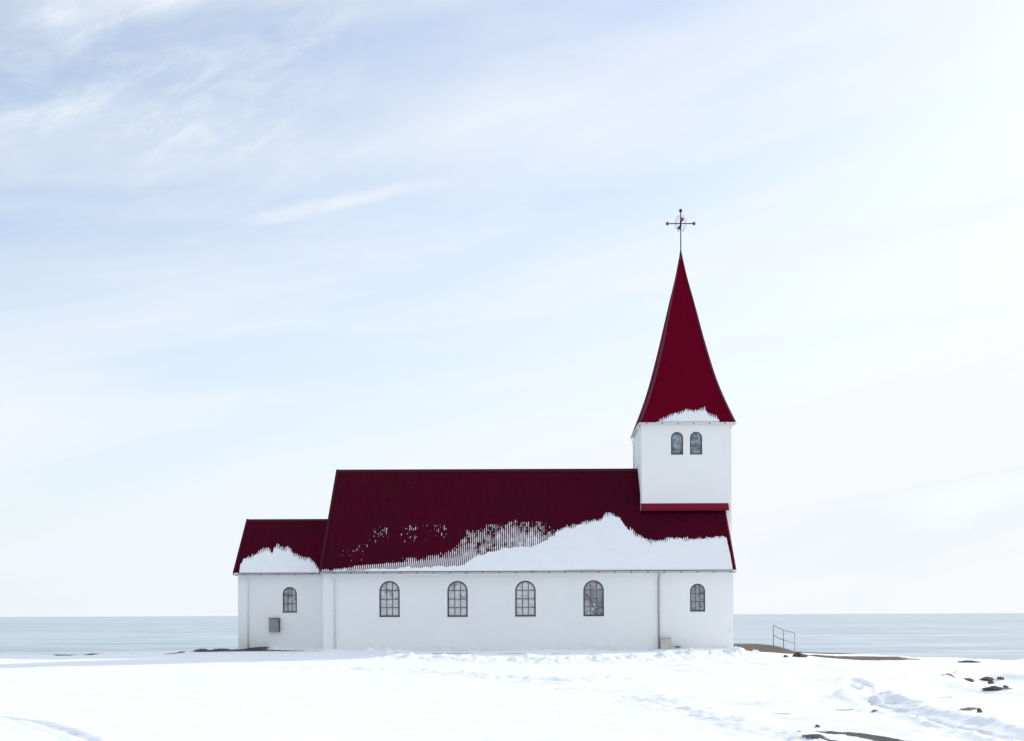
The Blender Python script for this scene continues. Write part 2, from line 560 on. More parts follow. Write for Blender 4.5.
def ground_z(X, Y):
    z = base_z(X, Y)
    near = sstep(Y, 74, 60)
    front = sstep(Y, 60.5, 57)
    z = z + near*(.05*fbm(X, Y, 9, 3, 1) + .028*fbm(X, Y, 2.2, 4, 2)) * (.35+.65*front)
    # wind-drift ripples and trampled snow
    z = z + front*.020*fbm(X*.5, Y*1.6, 1.1, 4, 5) + .010*fbm(X, Y, .35, 3, 6)*front
    # thrown-up snow banks
    lump = np.maximum(fbm(X, Y, .75, 4, 11, .6), -.2)
    lump2 = np.abs(fbm(X, Y, .42, 3, 12))
    d = line_dist(X, Y, L_BANK); k = np.exp(-(d/1.6)**2)
    z = z + k*(.12 + .26*lump + .16*lump2)
    d = line_dist(X, Y, L_MID); k = np.exp(-(d/1.1)**2)
    z = z + k*(.03 + .16*lump + .07*lump2)
    d = line_dist(X, Y, L_LBANK); k = np.exp(-(d/1.3)**2)
    z = z + k*(.03 + .10*lump + .05*lump2)
    d = line_dist(X, Y, L_ROW); k = np.exp(-(d/.75)**2)
    z = z + k*(.01 + .10*lump + .07*lump2 + .04*fbm(X, Y, .2, 3, 25, .7))
    d = line_dist(X, Y, L_RTRK); k = np.exp(-(d/.8)**2)
    z = z + k*(.07*lump)
    # trampled ground in front of the right half of the church and beyond it
    k = sstep(X, 3, 7)*sstep(-X, -17, -13)*sstep(Y, 33, 40)*front
    z = z + k*(.06*lump + .03*lump2)*sstep(-X, -14, -9.5)**.5 + 0*z
    # tracks pressed into the snow
    wob = .25*fbm(X, Y, 1.6, 2, 21)
    for L, wd, dep in ((L_PATH, .24, .22), (L_PATH2, .12, .06), (L_LOOP, .13, .07)):
        d = np.abs(line_dist(X, Y, L)+wob*.3)
        z = z - dep*np.exp(-(d/wd)**2) + dep*.45*np.exp(-((d-2*wd)/wd)**2)
    d = line_dist(X, Y, L_DITCH)+wob
    crumb = fbm(X, Y, .22, 3, 23, .7)
    z = z - .075*np.exp(-(d/.42)**4)*(1+.8*lump+.8*crumb) + .045*np.exp(-((d-.65)/.2)**2)*(1+1.5*lump+crumb) + .025*np.exp(-(d/1.2)**2)*crumb
    for o_ in (-.75, .8):
        z = z - .045*np.exp(-((line_dist(X, Y+o_, L_DITCH))/.10)**2)*sstep(fbm(X, Y, 1.2, 2, 24), -.3, .1)
    d = line_dist(X, Y, L_HOLLOW)+wob
    z = z - .16*np.exp(-(d/1.3)**4)*(1+.5*lump) + .08*np.exp(-((d-1.7)/.45)**2)*(1+lump)
    d = line_dist(X, Y, L_LEFT)+.1*wob
    z = z - .045*np.exp(-(d/.09)**2) + .02*np.exp(-((d-.2)/.1)**2)
    inside = (X < np.interp(Y, [p[1] for p in L_LEFT][::-1], [p[0] for p in L_LEFT][::-1]))
    z = z + np.where(inside & (Y < 26), .035*lump, 0)
    # broken crust, mostly on the right
    pt = sstep(fbm(X, Y*.6, 4.5, 3, 101), -.15, .35)*sstep(X, -6, 6)*front
    z = z + pt*(.045*np.maximum(fbm(X, Y, .55, 4, 102, .65)-.05, 0) + .022*np.abs(fbm(X, Y, .9, 3, 103)))
    # drifts against the walls
    yw = np.where(X < XL, 64.5, YW)
    dr = np.exp(-((yw-Y)/.8)**2)*(X > -16.6)*(X < 10.9)
    dr = dr*(np.clip(fbm(X, Y*0, 2.6, 3, 31)*.16+.07, 0, 1) + .16*np.exp(-((X+14)/1.4)**2) + .12*np.exp(-((X+10.6)/1.0)**2))
    z = z + dr
    # the mound and its edge behind the right end
    top = .13 - .70*sstep(X, 13.6, 16.4) + .05*fbm(X, Y, 1.2, 4, 41)
    m = sstep(X, 10.7, 11.1)*sstep(-X, -17.5, -16.2)*sstep(Y, 62.8, 66.5)*sstep(-Y, -74, -69.5)
    z = z*(1-m) + top*m
    m2 = sstep(X, 14.5, 16.5)*sstep(Y, 62, 64)*sstep(-Y, -74, -70)
    z = z + m2*(-.02+.06*fbm(X, Y, 1.1, 4, 43))
    # the edge of the hill, from which the slope falls to the shore
    edge = np.interp(X, [-400, -60, -26, -21, -17, -15, 11, 20, 23, 27, 60, 400],
                     [90, 66, 61.5, 62.0, 66.5, 76, 78, 76, 69, 64.0, 70, 110]) + .7*fbm(X, Y*0, 3.0, 3, 51)
    over = np.maximum(Y-edge, 0)
    z = z - (.30*np.sqrt(over*over+.6) - .30*math.sqrt(.6))*(over > 0) - .18*np.maximum(over-4, 0)
    # lumps along the left edge
    z = z + .22*np.exp(-((Y-edge+.8)/.9)**2)*(X < -14)*np.maximum(fbm(X, Y, 1.6, 5, 53, .6)+.15, 0)
    side = np.maximum(np.abs(X)-120, 0)
    z = z - side*.12
    return z


xs = np.concatenate([-30-np.geomspace(.08, 700, 60)[::-1], np.arange(-30, 30.001, .062), 30+np.geomspace(.08, 700, 60)])
ys = np.concatenate([-np.geomspace(1, 900, 26)[::-1], np.linspace(0, 12.5, 14), np.geomspace(13, 80, 470), 80+np.geomspace(.3, 420, 46)])
XX, YY = np.meshgrid(xs, ys)
ZZ = ground_z(XX, YY)
ZZ = np.maximum(ZZ, -75)
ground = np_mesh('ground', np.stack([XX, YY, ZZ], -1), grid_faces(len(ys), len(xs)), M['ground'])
tag(ground, kind='structure')

bare = np.zeros_like(XX); soil = np.zeros_like(XX)


def blob(pts, wx, amt, s=0.):
    d = line_dist(XX, YY, pts)
    k = amt*np.exp(-(d/wx)**2)
    m = k > bare
    bare[m] = k[m]; soil[k > .05] = s


blob(GL((828, 733.0), (850, 735), (875, 738), (912, 743)), .24, 1.2)
blob(GL((812, 740.0), (826, 741.5)), .2, .95)
for p, wx_, am in (((942, 680.5), .35, .75), ((955, 681), .3, .8), ((996, 686), .35, .8), ((985, 686), .3, .7), ((1010, 690), .3, .6), 
                   ((970, 709), .25, .7), ((946, 699), .18, .65), ((1003, 684), .3, .8), ((1018, 693), .2, .7), ((876, 713), .12, .6), ((905, 676), .3, .5)):
    q_ = G(*p)
    blob([(q_[0]-.12, q_[1]-.1), (q_[0]+.12, q_[1]+.2)], wx_, am, .6)
blob(GL((800, 733.5), (806, 734.5)), .10, .8)
blob(GL((402, 653.9), (406, 654.1)), .25, 1.1)
blob(GL((392, 653.2), (420, 653.0)), .30, .6)
blob(GL((436, 653.2), (468, 653.0)), .28, .95)
blob(GL((502, 653.0), (520, 653.0)), .28, .95)
blob(GL((555, 653.3), (566, 653.2)), .25, .75)
blob(GL((590, 654.6), (598, 654.6)), .18, .7)
blob(GL((900, 741), (950, 745)), .2, .8)
for p in ((861, 702), (775, 714), (838, 710)):
    blob([G(*p), (G(*p)[0]+.25, G(*p)[1])], .10, .7)
# ground left bare beside and behind the chancel
k = sstep(XX, -18.6, -17.7)*sstep(-XX, 13, 15.2)*sstep(YY, 63.0, 63.6)*sstep(-YY, -68, -66.5)
k = np.maximum(k, .75*sstep(XX, -20, -17)*sstep(-XX, 11.2, 12.5)*np.exp(-((YY-63.4)/.45)**2))
bare = np.maximum(bare, k)
for x_, w_ in ((-24.0, 1.0), (-22.6, .5), (-28.5, .6), (-18.5, .3)):
    k = .85*np.exp(-((XX-x_)/w_)**2)*sstep(YY, 59.5, 60.8)*sstep(-YY, -64, -62.5)
    soil[k > .1] = 1; bare = np.maximum(bare, k)
# brown gravel mound on the right and the brown strip beyond
edge_l = 62.6 + .35*fbm(XX, YY*0, 1.5, 3, 61) + .22*np.maximum(XX-11, 0)
k = sstep(XX, 10.7, 11.0)*sstep(-XX, -16.6, -15.4)*sstep(YY-edge_l, 0, .5)*sstep(-YY, -82, -80)*1.15
soil[k > .03] = 1; bare = np.maximum(bare, k)
k = 1.1*sstep(XX, 14.5, 16)*sstep(-XX, -23.5, -19.5)*sstep(YY, 63.4, 64.3)*sstep(-YY, -70.6, -69.4)
soil[k > .03] = 1; bare = np.maximum(bare, k)
k = .85*sstep(XX, 14.5, 16)*sstep(-XX, -24, -20)*sstep(YY, 73.0, 74)
soil[k > .03] = 1; bare = np.maximum(bare, k)
k = .8*np.exp(-((XX+24.0)/1.1)**2)*np.exp(-((YY-61.0)/1.0)**2)
soil[k > .03] = 1; bare = np.maximum(bare, k)
k = .62*(YY > 84); soil[YY > 84] = 1; bare = np.maximum(bare, k)
# trodden and driven snow, greyed, with rut shading painted into the colour
trod_shade = np.zeros_like(XX)
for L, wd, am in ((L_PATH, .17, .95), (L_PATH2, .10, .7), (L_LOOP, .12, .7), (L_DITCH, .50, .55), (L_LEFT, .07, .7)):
    trod_shade = np.maximum(trod_shade, am*np.exp(-((line_dist(XX, YY, L)+.06*fbm(XX, YY, .9, 3, 121))/wd)**2))
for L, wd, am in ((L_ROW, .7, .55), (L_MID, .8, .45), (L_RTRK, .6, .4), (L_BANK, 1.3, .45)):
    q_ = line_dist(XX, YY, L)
    trod_shade = np.maximum(trod_shade, am*np.exp(-(q_/wd)**2)*sstep(fbm(XX, YY, .45, 4, 122, .65), -.02, .28))
trod_shade = np.maximum(trod_shade, .40*sstep(fbm(XX, YY*.5, 1.1, 5, 123, .65), .18, .42)*sstep(XX, 0, 6)*sstep(-YY, -60, -54))
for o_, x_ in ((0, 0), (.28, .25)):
    trod_shade = np.maximum(trod_shade, .45*np.exp(-(line_dist(XX-x_, YY+o_, GL((640, 697), (700, 701.5), (735, 703.5)))/.06)**2))
for nm, arr in (('bare', bare), ('soil', soil), ('trod_shade', trod_shade)):
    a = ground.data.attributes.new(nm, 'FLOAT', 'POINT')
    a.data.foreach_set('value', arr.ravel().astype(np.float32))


def gz(x, y): return float(ground_z(np.array([[float(x)]]), np.array([[float(y)]]))[0, 0])


def GF(px, py):
    """like G, on the finished surface"""
    z = base = 0.
    a, b = unroll(px, py)
    for Y in np.arange(14, 76, .05):
        if CAMZ+b*Y/F <= gz(a*Y/F, Y): break
    return (a*Y/F, float(Y))


# ------------------------------------------------------------------ sea
bm = bmesh.new()
rr = [0, 300, 1000, 3000, 9000, 25000, 70000]
NS = 64
rings = [[bm.verts.new((r*math.cos(2*math.pi*k/NS), r*math.sin(2*math.pi*k/NS), -48)) for k in range(NS)] for r in rr[1:]]
c0 = bm.verts.new((0, 0, -48))
for k in range(NS):
    bm.faces.new((c0, rings[0][k], rings[0][(k+1) % NS]))
for A, B in zip(rings, rings[1:]):
    for k in range(NS):
        bm.faces.new((A[k], B[k], B[(k+1) % NS], A[(k+1) % NS]))
tag(obj('sea', bm, M['sea'], smooth=True), kind='structure')

# ------------------------------------------------------------------ mountains inland, behind the camera (seen in the panes)
hx = np.linspace(-1300, 1300, 160); hy = np.linspace(-1500, -190, 90)
HX, HY = np.meshgrid(hx, hy)
HZ = -30 + 250*sstep(-HY, 200, 640)*(1+.35*fbm(HX, HY, 420, 5, 71)) + 60*np.abs(fbm(HX, HY, 160, 5, 73))*sstep(-HY, 190, 300)
tag(np_mesh('hills', np.stack([HX, HY, HZ], -1), grid_faces(90, 160), M['hill']), kind='structure')

# ------------------------------------------------------------------ the church
church = empty('church', (0, YR, 0))
tag(church, 'white church with dark red corrugated roofs, arched windows and a tall red spire', 'church')


def part(name, bm, m, parent=church, smooth=False, local=True):
    """mesh given in world coordinates, parented to the church or one of its parts"""
    o = obj(name, bm, m, parent, smooth)
    if local:
        for v in o.data.vertices:
            v.co.y -= YR
    return o


def arch_loop(x0, x1, z0, z1, n=12):
    r = (x1-x0)/2; cx = (x0+x1)/2; zs = z1-r
    pts = [(x0, z0), (x1, z0)]
    pts += [(cx+r*math.cos(a), zs+r*math.sin(a)) for a in [math.pi*i/n for i in range(n+1)]]
    return pts


def facade(bm, y, outer, holes, depth=.11, face=-1):
    """flat wall at depth y with real arched openings and their reveals"""
    edges = []
    for loop in [outer]+holes:
        vs = [bm.verts.new((x, y, z)) for x, z in loop]
        for i in range(len(vs)):
            edges.append(bm.edges.new((vs[i], vs[(i+1) % len(vs)])))
    r = bmesh.ops.triangle_fill(bm, use_beauty=True, use_dissolve=False, edges=edges)
    for f in r['geom']:
        if isinstance(f, bmesh.types.BMFace):
            f.normal_update()
            if f.normal.y > 0: f.normal_flip()
    for h in holes:
        a = [bm.verts.new((x, y, z)) for x, z in h]
        b = [bm.verts.new((x, y+depth, z)) for x, z in h]
        for i in range(len(h)):
            j = (i+1) % len(h)
            bm.faces.new((a[i], a[j], b[j], b[i]))


def win(px0, px1, py0, py1, Y):
    return (PX(px0, py1, Y), PX(px1, py1, Y), PZ((px0+px1)/2, py1, Y), PZ((px0+px1)/2, py0, Y))


NAVE_W = [win(379.4, 399.8, 580.9, 616.7, YW), win(447.4, 467.8, 580.8, 616.6, YW),
          win(515.2, 535.8, 580.6, 616.3, YW), win(583.4, 604.0, 580.2, 615.9, YW)]
SMALL_W = win(690.1, 705.2, 583.6, 611.3, YW)
YC = 64.45                       # chancel front wall
CH_W = win(282.8, 296.9, 586.9, 612.4, YC)
YT = 64.85                       # tower front wall
TOW_W = [win(671.0, 683.2, 431.9, 454.4, YT), win(690.0, 702.2, 431.7, 454.2, YT)]

# nave walls
bm = bmesh.new()
zt = ZE-.06
facade(bm, YW, [(XL, -.6), (XR, -.6), (XR, zt), (XL, zt)], [arch_loop(*w_) for w_ in NAVE_W+[SMALL_W]])
slope = (ZR-ZE)/(YR-YE)
for x, s_ in ((XL, 1), (XR, -1)):
    vs = [bm.verts.new(p) for p in ((x, YW, -.6), (x, YB, -.6), (x, YB, zt), (x, YR, ZR-.12), (x, YW, zt))]
    bm.faces.new(vs if s_ < 0 else vs[::-1])
vs = [bm.verts.new(p) for p in ((XL, YB, -.6), (XR, YB, -.6), (XR, YB, zt), (XL, YB, zt))]
bm.faces.new(vs[::-1])
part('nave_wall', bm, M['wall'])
# slightly raised strip at the left corner
bm = bmesh.new()
box(bm, XL-.012, PX(333.6, 610, YW), YW-.028, YW-.002, -.3, ZE-.12, .006)
part('corner_board', bm, M['wall'])

# chancel walls
CXL = PX(238.0, 610, YC)
YCE = 64.15
CZE = PZ(280, 572.9, YCE)
CZR = PZ(285, 519.6, YR)
YCB = 2*YR-YC
bm = bmesh.new()
facade(bm, YC, [(CXL, -.6), (XL, -.6), (XL, CZE-.05), (CXL, CZE-.05)], [arch_loop(*CH_W)])
vs = [bm.verts.new(p) for p in ((CXL, YC, -.6), (CXL, YCB, -.6), (CXL, YCB, CZE-.05), (CXL, YR, CZR-.1), (CXL, YC, CZE-.05))]
bm.faces.new(vs[::-1])
vs = [bm.verts.new(p) for p in ((CXL, YCB, -.6), (XL, YCB, -.6), (XL, YCB, CZE-.05), (CXL, YCB, CZE-.05))]
bm.faces.new(vs[::-1])
part('chancel_wall', bm, M['wall'])

# tower walls
TXL = PX(641.5, 470, YT); TXR = PX(731.3, 470, YT)
TZ = PZ(686, 423.2, 64.6)
TXC = (TXL+TXR)/2
TH = (TXR-TXL)/2
YTB = 2*YR-YT
bm = bmesh.new()
facade(bm, YT, [(TXL, 0), (TXR, 0), (TXR, TZ), (TXL, TZ)], [arch_loop(*w_) for w_ in TOW_W])
for pts in (((TXL, YT, 0), (TXL, YTB, 0), (TXL, YTB, TZ), (TXL, YT, TZ)),
            ((TXR, YT, 0), (TXR, YT, TZ), (TXR, YTB, TZ), (TXR, YTB, 0)),
            ((TXL, YTB, 0), (TXR, YTB, 0), (TXR, YTB, TZ), (TXL, YTB, TZ))):
    bm.faces.new([bm.verts.new(p) for p in pts])
part('tower_wall', bm, M['wall'])
# footing stone at the right corner
bm = bmesh.new()
box(bm, XR-.10, PX(736.0, 650, YW-.1), YW-.1, YW+1.2, -.3, PZ(735, 648.6, YW), .02)
part('footing', bm, M['conc'])
bm = bmesh.new()
tube(bm, [P(729.5, 630.4, YW-.01), P(729.5, 630.4, YW-.09), P(737, 630.3, YW-.09)], .022)
tube(bm, [P(737, 629.5, YW-.09), P(737, 631.6, YW-.09)], .03)
part('outdoor_tap', bm, M['white'])


# ------------------------------------------------------------------ windows
def window(name, wn, Y, cols, rows, gm, bars=True):
    x0, x1, z0, z1 = wn
    fw = .075 if (x1-x0) > .9 else .062
    y0, y1 = Y+.012, Y+.085
    out = arch_loop(x0+.002, x1-.002, z0+.002, z1-.002, 16)
    inn = arch_loop(x0+fw, x1-fw, z0+fw*.9, z1-fw, 16)
    bm = bmesh.new()
    rings = []
    for loop, y in ((out, y1), (out, y0), (inn, y0), (inn, y1)):
        rings.append([bm.verts.new((x, y, z)) for x, z in loop])
    n = len(out)
    for A, B in zip(rings, rings[1:]):
        for i in range(n):
            bm.faces.new((A[i], A[(i+1) % n], B[(i+1) % n], B[i]))
    fr = part('window', bm, M['frame'])
    # glazing bars
    if bars:
        bm = bmesh.new()
        r = (x1-x0)/2-fw; cx = (x0+x1)/2; zs = z1-fw-r
        top = lambda x: zs+math.sqrt(max(r*r-(x-cx)**2, 0))
        bw = .017
        for i in range(1, cols):
            x = x0+fw+(x1-x0-2*fw)*i/cols
            box(bm, x-bw, x+bw, Y+.030, Y+.062, z0+fw*1.2, top(x))
        for f in rows:
            z = z1-(z1-z0)*f
            hw = math.sqrt(max(r*r-(z-zs)**2, 0)) if z > zs else r
            box(bm, cx-hw, cx+hw, Y+.034, Y+.058, z-bw, z+bw)
        part('glazing_bar', bm, M['lead'], fr)
    bm = bmesh.new()
    bm.faces.new([bm.verts.new((x, Y+.07, z)) for x, z in arch_loop(x0+fw*.6, x1-fw*.6, z0+fw*.6, z1-fw*.6, 16)])
    part('glass', bm, gm, fr)
    # thin sloping sill
    bm = bmesh.new()
    box(bm, x0-.01, x1+.01, Y-.025, Y+.06, z0-.010, z0+.006, .003)
    part('sill', bm, M['frame'], fr)
    return fr


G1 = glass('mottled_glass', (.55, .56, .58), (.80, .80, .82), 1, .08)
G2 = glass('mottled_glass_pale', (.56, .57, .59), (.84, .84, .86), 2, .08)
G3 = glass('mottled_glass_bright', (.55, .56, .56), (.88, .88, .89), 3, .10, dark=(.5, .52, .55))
G4 = glass('dark_glass_painted_streaks', (.13, .12, .12), (.46, .45, .46), 4, .30, 4.2, dark=(.06, .055, .06))  # dark streaks of reflection painted into the base colour
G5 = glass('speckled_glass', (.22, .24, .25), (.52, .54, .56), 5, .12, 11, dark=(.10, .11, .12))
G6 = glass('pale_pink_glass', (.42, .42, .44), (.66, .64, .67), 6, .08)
G7 = glass('dark_glass_painted_reflections', (.03, .05, .075), (.36, .43, .50), 7, .22, 2.4, dark=(.02, .03, .04))  # mottle paints reflected snow and rock into the pane colour
for wn, gm, lb in zip(NAVE_W, (G1, G2, G3, G4), (None, None, None, 'window with dark streaky reflections painted into its panes')):
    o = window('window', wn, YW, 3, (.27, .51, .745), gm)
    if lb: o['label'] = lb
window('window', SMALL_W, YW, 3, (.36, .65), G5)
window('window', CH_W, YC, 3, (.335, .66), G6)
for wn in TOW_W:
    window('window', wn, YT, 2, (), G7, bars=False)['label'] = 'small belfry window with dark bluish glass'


# ------------------------------------------------------------------ corrugated roofs
PITCH = .104
AMP = .017


def corrugated(name, x0, x1, ye, ze, yr, zr, m, laps=(0.36, 0.68), both=True, clipR=None):
    n = int((x1-x0)/PITCH*8)
    x = np.linspace(x0, x1, n)
    ripple = AMP*np.cos(2*math.pi*x/PITCH)
    V = []; Fc = []
    for sgn in ((1, -1) if both else (1,)):
        L = math.hypot(yr-ye, zr-ze); nz = (yr-ye)/L; ny = -(zr-ze)/L
        marks = [0]+list(laps)+[1]
        for i in range(len(marks)-1):
            a, b_ = marks[i], min(marks[i+1]+.015, 1)
            o0, o1 = .003, 0.0
            if i == len(marks)-2: o1 = 0.0
            rows = []
            for t_, off in ((a, o0), (b_, o1)):
                y = ye+(yr-ye)*t_; z = ze+(zr-ze)*t_
                rows.append(np.stack([x, y+(ripple+off)*ny, z+(ripple+off)*nz], -1))
            v = np.stack(rows)
            if sgn < 0:
                v[..., 1] = 2*yr-v[..., 1]
            start = sum(len(q) for q in V)
            V.append(v.reshape(-1, 3)); Fc.append(grid_faces(2, n, flip=sgn < 0)+start)
    V = np.concatenate(V); V[:, 1] -= YR
    return np_mesh(name, V, np.concatenate(Fc), [m], church, smooth=True)


nave_roof = corrugated('nave_roof', XVL, XVR, YE, ZE, YR, ZR, M['roof'])
CVL = PX(233.6, 572.8, YCE)
chancel_roof = corrugated('chancel_roof', CVL, XVL+.25, YCE, CZE, YR, CZR, M['roof'], laps=(.5,))


def screws(parent, x0, x1, ye, ze, yr, zr, rows, prob, m, skip=None):
    bm = bmesh.new()
    L = math.hypot(yr-ye, zr-ze); nz = (yr-ye)/L; ny = -(zr-ze)/L
    for t_ in rows:
        k = math.ceil(x0/PITCH)
        while k*PITCH < x1:
            if rng.random() < prob and not (skip and skip(k*PITCH, t_)):
                c = Vector((k*PITCH, ye+(yr-ye)*t_+ny*(AMP+.012), ze+(zr-ze)*t_+nz*(AMP+.012)))
                box(bm, c.x-.011, c.x+.011, c.y-.011, c.y+.011, c.z-.011, c.z+.011)
            k += 3
    return part('roof_screws', bm, m, parent)


tag(screws(nave_roof, XVL+.2, XVR-.1, YE, ZE, YR, ZR, (.52, .68, .84, .93), .55, M['ridgecap'], lambda x, t_: x > TXL-.1 and t_ > .5), kind='stuff')

# ridge caps and verges
def capline(name, a, b, r, m, parent, n=8, rb=None):
    bm = bmesh.new()
    tube(bm, [a, b], [r, rb if rb is not None else r], n)
    return part(name, bm, m, parent)


bm = bmesh.new()
def saddle(bm, x0, x1, yr, zr, sl_, wd=.16, up=.03):
    for s_ in (1, -1):
        a = [(x0, yr, zr+up), (x1, yr, zr+up), (x1, yr-s_*wd, zr+up-wd*sl_), (x0, yr-s_*wd, zr+up-wd*sl_)]
        vs = [bm.verts.new(p) for p in a]
        bm.faces.new(vs if s_ > 0 else vs[::-1])
        vs2 = [bm.verts.new((p[0], p[1], p[2]-.02)) for p in a]
        bm.faces.new([vs[3], vs[2], vs2[2], vs2[3]])
saddle(bm, XVL-.01, TXL, YR, ZR, slope)
part('ridge_cap', bm, M['ridgecap'], nave_roof)
bm = bmesh.new()
saddle(bm, CVL-.01, XL+.05, YR, CZR, (CZR-CZE)/(YR-YCE), .14)
part('ridge_cap', bm, M['ridgecap'], chancel_roof)


def verge(x, ye, ze, yr, zr, parent, side, mboard, th=.03, dep=.13):
    """barge board with a red cap along both slopes of a gable"""
    bm = bmesh.new(); bc = bmesh.new()
    for s_ in (1, -1):
        A = Vector((x, ye if s_ > 0 else 2*yr-ye, ze)); B = Vector((x, yr, zr))
        for (b_, x0, x1, up, dn) in ((bm, x-.002*side, x+th*side, .012, -dep), (bc, x-.07*side, x+(.006 if side > 0 else th+.012)*side, .045, .014)):
            lo, hi = min(x0, x1), max(x0, x1)
            v = []
            for p in (A, B):
                for xx in (lo, hi):
                    for zz in (dn, up):
                        v.append(b_.verts.new((xx, p.y, p.z+zz)))
            for q in ((0, 1, 3, 2), (4, 6, 7, 5), (0, 4, 5, 1), (2, 3, 7, 6), (1, 5, 7, 3), (0, 2, 6, 4)):
                b_.faces.new([v[i] for i in q])
    bmesh.ops.recalc_face_normals(bm, faces=bm.faces); bmesh.ops.recalc_face_normals(bc, faces=bc.faces)
    part('barge_board', bm, mboard, parent); part('verge_cap', bc, M['ridgecap'] if side < 0 else M['redtrim'], parent)


verge(XVR, YE-.02, ZE, YR, ZR, nave_roof, 1, M['white'])
verge(XVL, YE-.02, ZE, YR, ZR, nave_roof, -1, M['ridgecap'])
verge(CVL, YCE-.02, CZE, YR, CZR, chancel_roof, -1, M['ridgecap'])

# soffits + fascia boards
bm = bmesh.new(); box(bm, XVL+.04, XVR-.02, YE+.03, YW+.02, ZE-.16, ZE-.045, .004); part('fascia', bm, M['white'])
bm = bmesh.new(); box(bm, CVL+.05, XL-.01, YCE+.03, YC+.02, CZE-.15, CZE-.04, .004); part('fascia', bm, M['white'])


def gutter(a, b, r, m, name='gutter', n=10, flare=Vector((0, -1, 0)), every=.86, off=.3, along=None):
    """half-round channel from a to b with a rolled front lip and brackets under it"""
    a, b = Vector(a), Vector(b)
    d = (b-a).normalized()
    up = Vector((0, 0, 1)); sd = flare.normalized()
    bm = bmesh.new()
    prof = [(math.cos(t_)*r, math.sin(t_)*r) for t_ in [math.pi+math.pi*i/n for i in range(n+1)]]
    prof2 = [(u*.90, v*.90) for u, v in prof][::-1]
    ring = []
    for p in (a, b):
        ring.append([bm.verts.new(p+sd*u*-1+up*v) for u, v in prof+prof2])
    k = len(ring[0])
    for i in range(k):
        f = bm.faces.new((ring[0][i], ring[0][(i+1) % k], ring[1][(i+1) % k], ring[1][i])); f.smooth = True
    bm.faces.new(ring[0]); bm.faces.new(ring[1][::-1])
    bmesh.ops.recalc_face_normals(bm, faces=bm.faces)
    tube(bm, [a+sd*r, b+sd*r], .012, 6)
    g = part(name, bm, m)
    first = None
    L = (b-a).length; s_ = off
    while s_ < L-.05:
        if first is None:
            bm = bmesh.new()
            prof3 = [(u*1.10, v*1.14) for u, v in prof]
            prof4 = [(u*1.01, v*1.01) for u, v in prof][::-1]
            rg = []
            for q in (-.032, .032):
                rg.append([bm.verts.new(d*q+sd*u*-1+up*v) for u, v in prof3+prof4])
            kk = len(rg[0])
            for i in range(kk):
                bm.faces.new((rg[0][i], rg[0][(i+1) % kk], rg[1][(i+1) % kk], rg[1][i]))
            bm.faces.new(rg[0]); bm.faces.new(rg[1][::-1])
            bmesh.ops.recalc_face_normals(bm, faces=bm.faces)
            first = obj('gutter_bracket', bm, M['bracket'], g)
            br = first
        else:
            br = first.copy(); COL.objects.link(br); br.parent = g
        p = a+d*s_
        br.location = (p.x, p.y-YR, p.z)
        s_ += every
    return g


GR = .062
gutter((XVL+.02, YE-.06, ZE-.06), (XVR-.03, YE-.06, ZE-.06), GR, M['zinc'], every=.862, off=.75)
gutter((CVL+.03, YCE-.05, CZE-.05), (XVL-.03, YCE-.05, CZE-.05), GR*.95, M['zinc'], every=.93, off=.55)


def pipe(pts, r, m, clamp_z=()):
    bm = bmesh.new()
    tube(bm, pts, r, 10)
    o = part('downpipe', bm, m)
    for z in clamp_z:
        b2 = bmesh.new()
        p = Vector(pts[-1])
        tube(b2, [(p.x, p.y, z-.015), (p.x, p.y, z+.015)], r+.008, 10)
        part('pipe_clamp', b2, M['zinc'], o)
    return o


xp = PX(658.6, 610, YW)
pipe([(xp, YE-.06, ZE-.10), (xp, YE-.05, ZE-.22), (xp, YW-.07, ZE-.46), (xp, YW-.06, ZE-.6), (xp, YW-.06, .02)], .045, M['pipe_grey'], (1.0, 2.2, 3.3))
xp = PX(335.2, 610, YW)
pipe([(xp, YE-.06, ZE-.10), (xp, YE-.05, ZE-.20), (xp, YW-.06, ZE-.42), (xp, YW-.05, ZE-.55), (xp, YW-.05, 0)], .032, M['white'], (1.0, 2.2, 3.2))
xp = PX(248.2, 610, YC)
xq = PX(245.8, 575, YC)
pipe([(xq, YCE-.05, CZE-.09), (xq, YCE-.04, CZE-.20), (xp-.01, YC-.06, CZE-.40), (xp, YC-.05, CZE-.5), (xp, YC-.05, .1)], .030, M['white'], (.9, 2.0, 3.0))
# pipes of the tower
xp = TXL+.02
pipe([(TXL-.15, 69.2, TZ-.12), (TXL-.13, 69.2, TZ-.25), (TXL-.05, 69.2, TZ-.5), (TXL-.045, 69.2, TZ-.7), (TXL-.045, 69.2, ZR-1.2)], .03, M['white'])
pipe([(TXL-.22, YT-.12, TZ-.12), (TXL-.18, YT-.10, TZ-.3), (TXL-.045, YT+.02, TZ-.62), (TXL-.04, YT+.02, TZ-.75), (TXL-.04, YT+.02, PZ(640, 512.5, YT))], .032, M['white'], (9, 10.5))

